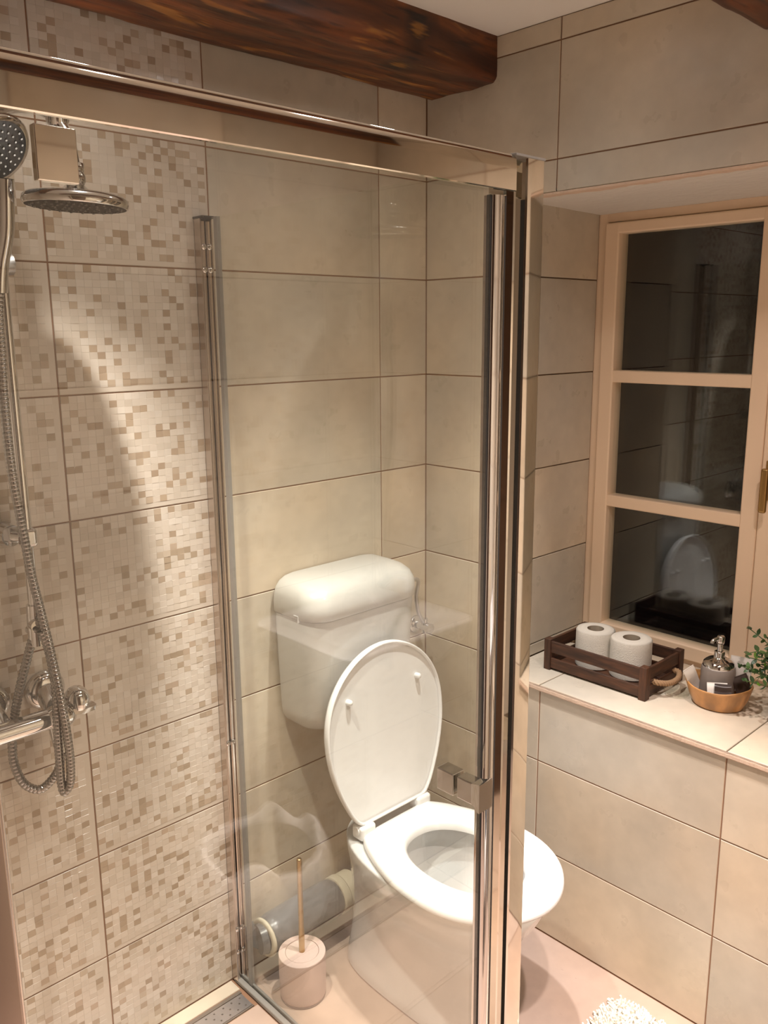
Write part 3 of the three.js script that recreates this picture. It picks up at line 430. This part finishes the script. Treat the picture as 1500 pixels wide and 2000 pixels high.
// ---------------------------------------------------------------- things on the sill (top of the sill y = 0.715)
const SY = 0.715;
{
  const L = 0.305, D = 0.192, H = 0.084, t = thing('wooden_crate', 'low dark brown slatted wooden crate with rope handles on the window sill', 'crate', [0.192, SY, 0.505]);
  const b = (n, x0, x1, y0, y1, z0, z1) => { const g = rbox(x0, x1, y0, y1, z0, z1, 0.0015, 1), uv = g.attributes.uv, p = g.attributes.position, long = x1 - x0 > z1 - z0 && x1 - x0 > y1 - y0 ? 'x' : z1 - z0 > y1 - y0 ? 'z' : 'y', o = Math.abs(x0 * 7 + y0 * 3 + z0 * 5); for (let i = 0; i < uv.count; i++) { const q = { x: [p.getX(i), p.getY(i) + p.getZ(i)], z: [p.getZ(i), p.getX(i) + p.getY(i)], y: [p.getY(i), p.getX(i) + p.getZ(i)] }[long]; uv.setXY(i, q[0] + o, q[1] + o); } return part(n, g, crateMat, t); };
  const x = D / 2, z = L / 2;
  for (const sx of [-1, 1]) for (const sz of [-1, 1]) b('post', sx > 0 ? x - 0.022 : -x, sx > 0 ? x : -x + 0.022, 0, H + 0.003, sz > 0 ? z - 0.020 : -z, sz > 0 ? z : -z + 0.020);
  for (const sx of [-1, 1]) for (const [y0, y1] of [[0.006, 0.034], [0.050, 0.082]]) b('slat', sx > 0 ? x - 0.012 : -x + 0.004, sx > 0 ? x - 0.004 : -x + 0.012, y0, y1, -z + 0.019, z - 0.019);
  for (const sz of [-1, 1]) for (const [y0, y1] of [[0.006, 0.034], [0.050, 0.082]]) b('slat', -x + 0.021, x - 0.021, y0, y1, sz > 0 ? z - 0.012 : -z + 0.004, sz > 0 ? z - 0.004 : -z + 0.012);
  for (let k = 0; k < 4; k++) b('base_slat', -x + 0.014 + k * 0.043, -x + 0.050 + k * 0.043, 0.004, 0.010, -z + 0.012, z - 0.012);
  for (const sz of [-1, 1]) { // twisted rope loops
    const c = curve([[-0.052, 0.040, sz * (z - 0.004)], [-0.050, 0.040, sz * (z + 0.010)], [-0.030, 0.036, sz * (z + 0.022)], [0, 0.034, sz * (z + 0.026)], [0.030, 0.036, sz * (z + 0.022)], [0.050, 0.040, sz * (z + 0.010)], [0.052, 0.040, sz * (z - 0.004)]]), gs = [];
    for (let k = 0; k < 3; k++) { const pts = [], F = c.computeFrenetFrames(80); for (let i = 0; i <= 80; i++) { const a = i / 80 * 40 + k * 2.094, q = c.getPointAt(i / 80); pts.push(q.addScaledVector(F.normals[i], 0.0035 * Math.cos(a)).addScaledVector(F.binormals[i], 0.0035 * Math.sin(a))); } gs.push(new THREE.TubeGeometry(new THREE.CatmullRomCurve3(pts), 160, 0.0042, 6)); }
    part('rope_handle', merge(gs), ropeMat, t, null, null, 'twisted jute rope handle');
  }
}
function toiletRoll(label, x, z, turn, r = 0.052) {
  const t = thing('toilet_roll', label, 'toilet roll', [x, SY + 0.011, z], 'toilet rolls in the wooden crate'), R = r, h = 0.102, p = [];
  const g = lathe([[0.022, 0.002], [R - 0.003, 0.0], [R, 0.003], [R, 0.02], [R + 0.0006, 0.05], [R, 0.08], [R, h - 0.004], [R - 0.003, h], [0.04, h + 0.0006], [0.022, h]], 64), q = g.attributes.position;
  for (let i = 0; i < q.count; i++) { const a = Math.atan2(q.getZ(i), q.getX(i)), rr = Math.hypot(q.getX(i), q.getZ(i)); if (rr > 0.03) { const k = 1 + 0.022 * (noise(Math.cos(a) * 3 + turn, Math.sin(a) * 3, q.getY(i) * 30) - 0.5); q.setX(i, q.getX(i) * k); q.setZ(i, q.getZ(i) * k); } }
  g.computeVertexNormals(); part('paper', g, paperMat, t);
  part('core', lathe([[0.0205, 0.001], [0.0222, 0.001], [0.0222, h + 0.0004], [0.0205, h + 0.0004], [0.0205, 0.001]], 36), cardMat, t);
  part('loose_end', new THREE.CylinderGeometry(R + 0.0016, R + 0.0016, h - 0.006, 20, 1, true, 0.6 + turn, 0.55).translate(0, h / 2, 0), std({ color: paperMat.color, roughness: 0.95, side: THREE.DoubleSide }), t);
}
toiletRoll('white toilet roll in the left half of the crate, nearer the tiled reveal', 0.196, 0.447, 0, 0.051);
toiletRoll('white toilet roll in the right half of the crate, nearer the soap dispenser', 0.202, 0.552, 2.1, 0.053);
{
  const t = thing('wooden_bowl', 'oval light brown wooden bowl holding the soap dispenser on the sill', 'bowl', [0.212, SY, 0.788]);
  const g = lathe([[0, 0.0], [0.050, 0.0], [0.056, 0.003], [0.066, 0.022], [0.074, 0.046], [0.0755, 0.052], [0.074, 0.0545], [0.0715, 0.053], [0.069, 0.045], [0.061, 0.022], [0.052, 0.008], [0, 0.006]], 64).scale(0.92, 1, 1.06), p = g.attributes.position;
  for (let i = 0; i < p.count; i++) { const a = Math.atan2(p.getZ(i), p.getX(i)); p.setY(i, p.getY(i) * (1 + 0.18 * Math.pow(Math.abs(Math.sin(a)), 3))); } g.computeVertexNormals();
  part('bowl', g, bowlMat, t);
}
{
  const t = thing('soap_dispenser', 'grey frosted soap dispenser with a chrome pump standing in the wooden bowl', 'soap dispenser', [0.214, SY + 0.0088, 0.783]);
  part('bottle', lathe([[0, 0], [0.034, 0], [0.0385, 0.004], [0.0405, 0.02], [0.0405, 0.075], [0.039, 0.088], [0.036, 0.091], [0, 0.091]], 48), phys({ color: new THREE.Color(0.20, 0.17, 0.15), roughness: 0.45, clearcoat: 0.2 }), t);
  part('cap', lathe([[0.0365, 0.089], [0.0375, 0.092], [0.0355, 0.100], [0.028, 0.106], [0.014, 0.110], [0.0125, 0.115], [0.0125, 0.126], [0.010, 0.128], [0, 0.128]], 48), chrome, t);
  part('pump', merge([rod([0, 0.126, 0], [0, 0.150, 0], 0.0065), lathe([[0, 0.146], [0.0085, 0.147], [0.0095, 0.152], [0.0095, 0.163], [0.007, 0.167], [0, 0.168]], 24), tube([[0, 0.160, 0], [-0.012, 0.160, -0.006], [-0.020, 0.156, -0.010], [-0.022, 0.150, -0.011]], 0.0045, 20, 12)]), chrome, t);
}
{ // sachets tucked around the dispenser
  const w = std({ color: new THREE.Color(0.70, 0.66, 0.60), roughness: 0.6 }), dk = std({ color: new THREE.Color(0.035, 0.022, 0.018), roughness: 0.35 });
  const pk = (label, m, pos, rot, a, b, nrm) => { const t = thing('sachet', label, 'sachet', pos); if (nrm) { const n = V3(...nrm).normalize(), r = V3(0, 1, 0).cross(n).normalize(), u = n.clone().cross(r); t.quaternion.setFromRotationMatrix(new THREE.Matrix4().makeBasis(r, u, n)); t.rotateZ(rot); } else t.rotation.set(...rot);
    const g = new THREE.BoxGeometry(a, b, 0.004, 10, 14, 1), p = g.attributes.position; for (let i = 0; i < p.count; i++) { const x = p.getX(i) / a * 2, y = p.getY(i) / b * 2; p.setZ(i, p.getZ(i) * (1.2 - 0.9 * Math.max(x * x, y * y)) + 0.0015 * Math.sin(y * 3)); } g.computeVertexNormals(); part('wrapper', g, m, t);
    for (const s of [-1, 1]) part('crimped_edge', box(-a / 2, a / 2, s * b / 2 - 0.003, s * b / 2 + 0.003, -0.0006, 0.0006), m, t); };
  pk('white paper sachet leaning out over the crate side of the bowl', w, [0.176, SY + 0.062, 0.738], [0.1, -0.5, 0.55], 0.030, 0.066);
  pk('white paper sachet folded in front of the grey dispenser', w, [0.166, SY + 0.053, 0.806], 0.12, 0.046, 0.036, [-0.8, 0.42, 0.3]);
  pk('dark brown sachet lying in front of the white folded sachet', dk, [0.164, SY + 0.063, 0.820], 0.05, 0.038, 0.020, [-0.8, 0.45, 0.35]);
  pk('tall white sachet standing behind the dispenser beside the plant', w, [0.262, SY + 0.072, 0.815], [-0.25, -0.8, -0.35], 0.056, 0.080);
  pk('black sachet at the plant end of the bowl', dk, [0.226, SY + 0.062, 0.838], 0.35, 0.038, 0.042, [-0.7, 0.15, 0.7]);
  pk('black sachet behind the dispenser on the crate side', dk, [0.262, SY + 0.066, 0.750], [0.1, -0.7, 0.1], 0.036, 0.060);
}
{
  const t = thing('glass_dish', 'small clear round glass dish on the sill between crate and bowl', 'dish', [0.196, SY, 0.690]);
  part('dish', lathe([[0, 0.001], [0.026, 0.001], [0.031, 0.004], [0.033, 0.012], [0.0322, 0.0125], [0.030, 0.006], [0.025, 0.003], [0, 0.003]], 40), phys({ color: new THREE.Color(0.95, 0.95, 0.93), transmission: 1, thickness: 0, roughness: 0.05, ior: 1.5 }), t);
}
{ // artificial plant, mostly outside the right edge of the picture
  const t = thing('potted_plant', 'green artificial plant with small leaves at the right edge of the sill', 'plant', [0.235, SY, 0.998]), R = rng(77);
  part('pot', lathe([[0, 0.001], [0.036, 0.001], [0.039, 0.005], [0.047, 0.078], [0.047, 0.084], [0.044, 0.084], [0.043, 0.07], [0, 0.07]], 40), std({ color: new THREE.Color(0.55, 0.33, 0.22), roughness: 0.8 }), t);
  const greens = [[0.035, 0.085, 0.022], [0.022, 0.058, 0.018], [0.055, 0.115, 0.025], [0.10, 0.20, 0.02]].map((c) => std({ color: new THREE.Color(...c), roughness: 0.45, side: THREE.DoubleSide })), sm = std({ color: new THREE.Color(0.05, 0.08, 0.02), roughness: 0.6 });
  const leafG = (() => { const s = new THREE.Shape(); s.moveTo(0, 0); s.bezierCurveTo(0.006, 0.003, 0.0065, 0.011, 0, 0.0165); s.bezierCurveTo(-0.0065, 0.011, -0.006, 0.003, 0, 0); const g = new THREE.ExtrudeGeometry(s, { depth: 0.0004, bevelEnabled: false, curveSegments: 4 }), p = g.attributes.position; for (let i = 0; i < p.count; i++) p.setZ(i, p.getZ(i) + 18 * p.getX(i) * p.getX(i) - 9 * p.getY(i) * p.getY(i)); g.computeVertexNormals(); return g; })();
  for (let k = 0; k < 40; k++) {
    const a = k < 26 ? -1.57 + (R() - 0.5) * 1.9 : k * 0.78, reach = (k < 26 ? 0.078 : 0.05) + 0.075 * R(), h = 0.03 + 0.135 * R(), dx = Math.cos(a), dz = Math.sin(a);
    if (0.235 + dx * reach > 0.35 || 0.235 + dx * reach < 0.07) continue;
    const c = curve([[dx * 0.012, 0.065, dz * 0.012], [dx * reach * 0.4, 0.065 + h * 0.5, dz * reach * 0.4], [dx * reach * 0.85, 0.065 + h * 0.85, dz * reach * 0.85], [dx * reach * 1.1, 0.065 + h * (0.8 + 0.3 * R()), dz * reach * 1.1]]);
    const st = part('stem', new THREE.TubeGeometry(c, 16, 0.0012, 5), sm, t);
    for (let i = 2; i < 11; i++) for (const s of [-1, 1]) { const u = i / 10.5, p = c.getPointAt(Math.min(1, u)), tan = c.getTangentAt(Math.min(1, u)), l = part('leaf', leafG, greens[R() < 0.06 ? 3 : Math.floor(R() * 3)], st, [p.x, p.y, p.z]);
      const side = V3(0, 1, 0).cross(tan).normalize().applyAxisAngle(tan, i * 1.57 + R() * 0.5).multiplyScalar(s), dir = side.clone().multiplyScalar(0.85).addScaledVector(tan, 0.5).normalize(); l.quaternion.setFromUnitVectors(V3(0, 1, 0), dir); l.rotateY(R() * 6.28); l.scale.setScalar(0.75 + 0.5 * R()); }
  }
}

// ---------------------------------------------------------------- bath mat
{
  const t = thing('bath_mat', 'cream shaggy bath mat on the floor at the bottom edge under the sill wall', 'bath mat', [-0.232, 0, 0.855]), R = rng(31), W = 0.162, D = 0.13;
  const wool = std({ color: new THREE.Color(0.86, 0.82, 0.73), roughness: 1 });
  part('backing', rbox(-W, W, 0.001, 0.010, -D, D, 0.004), wool, t);
  const n = 2400, im = new THREE.InstancedMesh(new THREE.CapsuleGeometry(0.0028, 0.014, 2, 6).translate(0, 0.008, 0), wool, n), m = new THREE.Matrix4(), q = new THREE.Quaternion();
  for (let i = 0; i < n; i++) { const x = (R() * 2 - 1) * W, z = (R() * 2 - 1) * D, ex = Math.abs(x) > W - 0.012 ? Math.sign(x) * 0.9 : 0, ez = Math.abs(z) > D - 0.012 ? Math.sign(z) * 0.9 : 0; q.setFromEuler(new THREE.Euler((R() - 0.5) * 1.6 + ez, R() * 3, (R() - 0.5) * 1.6 - ex)); m.compose(V3(x, 0.007, z), q, V3(1, 0.8 + 0.5 * R(), 1)); im.setMatrixAt(i, m); }
  im.name = 'pile'; im.userData.kind = 'stuff'; im.castShadow = im.receiveShadow = true; t.add(im);
}

// ---------------------------------------------------------------- what the glass and polished metal mirror from this side of the room
{
  const t = thing('washbasin', 'white washbasin on the right wall, mirrored faintly in the shower door glass', 'washbasin', [0, 0, 0]);
  const cx = -0.235, cz = 1.585, rr = (y, hx, hz, r) => { const o = []; for (const [sx, sz, a0] of [[1, 1, 0], [-1, 1, Math.PI / 2], [-1, -1, Math.PI], [1, -1, 1.5 * Math.PI]]) for (let i = 0; i <= 8; i++) { const a = a0 + Math.PI / 2 * i / 8; o.push(V3(cx + sx * (hx - r) + r * Math.cos(a), y, cz + sz * (hz - r) + r * Math.sin(a))); } return o.reverse(); };
  part('basin', loft([rr(0.70, 0.12, 0.10, 0.05), rr(0.74, 0.19, 0.16, 0.06), rr(0.80, 0.225, 0.195, 0.05), rr(0.842, 0.233, 0.205, 0.04), rr(0.85, 0.230, 0.202, 0.038), rr(0.85, 0.19, 0.165, 0.05), rr(0.84, 0.18, 0.155, 0.05), rr(0.76, 0.13, 0.11, 0.05), rr(0.745, 0.05, 0.04, 0.03)], true, true), ceramic, t);
  part('tap', merge([rod([-0.06, 0.85, cz], [-0.06, 0.95, cz], 0.018), tube([[-0.06, 0.93, cz], [-0.12, 0.95, cz], [-0.17, 0.93, cz]], 0.012, 24, 14), rbox(-0.085, -0.03, 0.95, 0.965, cz - 0.012, cz + 0.012, 0.004)]), chrome, t);
  part('pedestal', loft([[0, 0.10], [0.02, 0.10], [0.3, 0.075], [0.6, 0.08], [0.74, 0.11]].map(([y, r]) => { const o = []; for (let i = 0; i < 32; i++) { const a = 2 * Math.PI * i / 32; o.push(V3(-0.13 + r * Math.cos(a), y, cz - r * Math.sin(a))); } return o; }), true, true), ceramic, t);
  const b = thing('waste_bin', 'bin lined with a crumpled white bag, mirrored in the shower glass', 'bin', [-0.63, 0, 1.53]);
  part('bucket', lathe([[0, 0.002], [0.10, 0.002], [0.115, 0.32], [0.117, 0.36], [0.112, 0.36], [0.098, 0.006], [0, 0.006]], 40), std({ color: new THREE.Color(0.25, 0.25, 0.25), metalness: 0.8, roughness: 0.35 }), b);
  const bag = lathe([[0.108, 0.20], [0.110, 0.35], [0.116, 0.385], [0.126, 0.38], [0.137, 0.33], [0.142, 0.27], [0.136, 0.24], [0.130, 0.235]], 90), p = bag.attributes.position;
  for (let i = 0; i < p.count; i++) { const a = Math.atan2(p.getZ(i), p.getX(i)), k = 1.16 + 0.28 * (noise(Math.cos(a) * 4, Math.sin(a) * 4, p.getY(i) * 20) - 0.35) + 0.05 * (noise(Math.cos(a) * 12, Math.sin(a) * 12, p.getY(i) * 40) - 0.5); p.setX(i, p.getX(i) * k); p.setZ(i, p.getZ(i) * k); p.setY(i, p.getY(i) + 0.06 * (noise(Math.cos(a) * 3, Math.sin(a) * 3, 9) - 0.5)); } bag.computeVertexNormals();
  part('bag', bag, phys({ color: new THREE.Color(0.86, 0.85, 0.83), roughness: 0.4, side: THREE.DoubleSide }), b);
}

scene.traverse((o) => { if (o.isMesh) { o.castShadow = true; o.receiveShadow = true; } });
renderer.render(scene, camera);
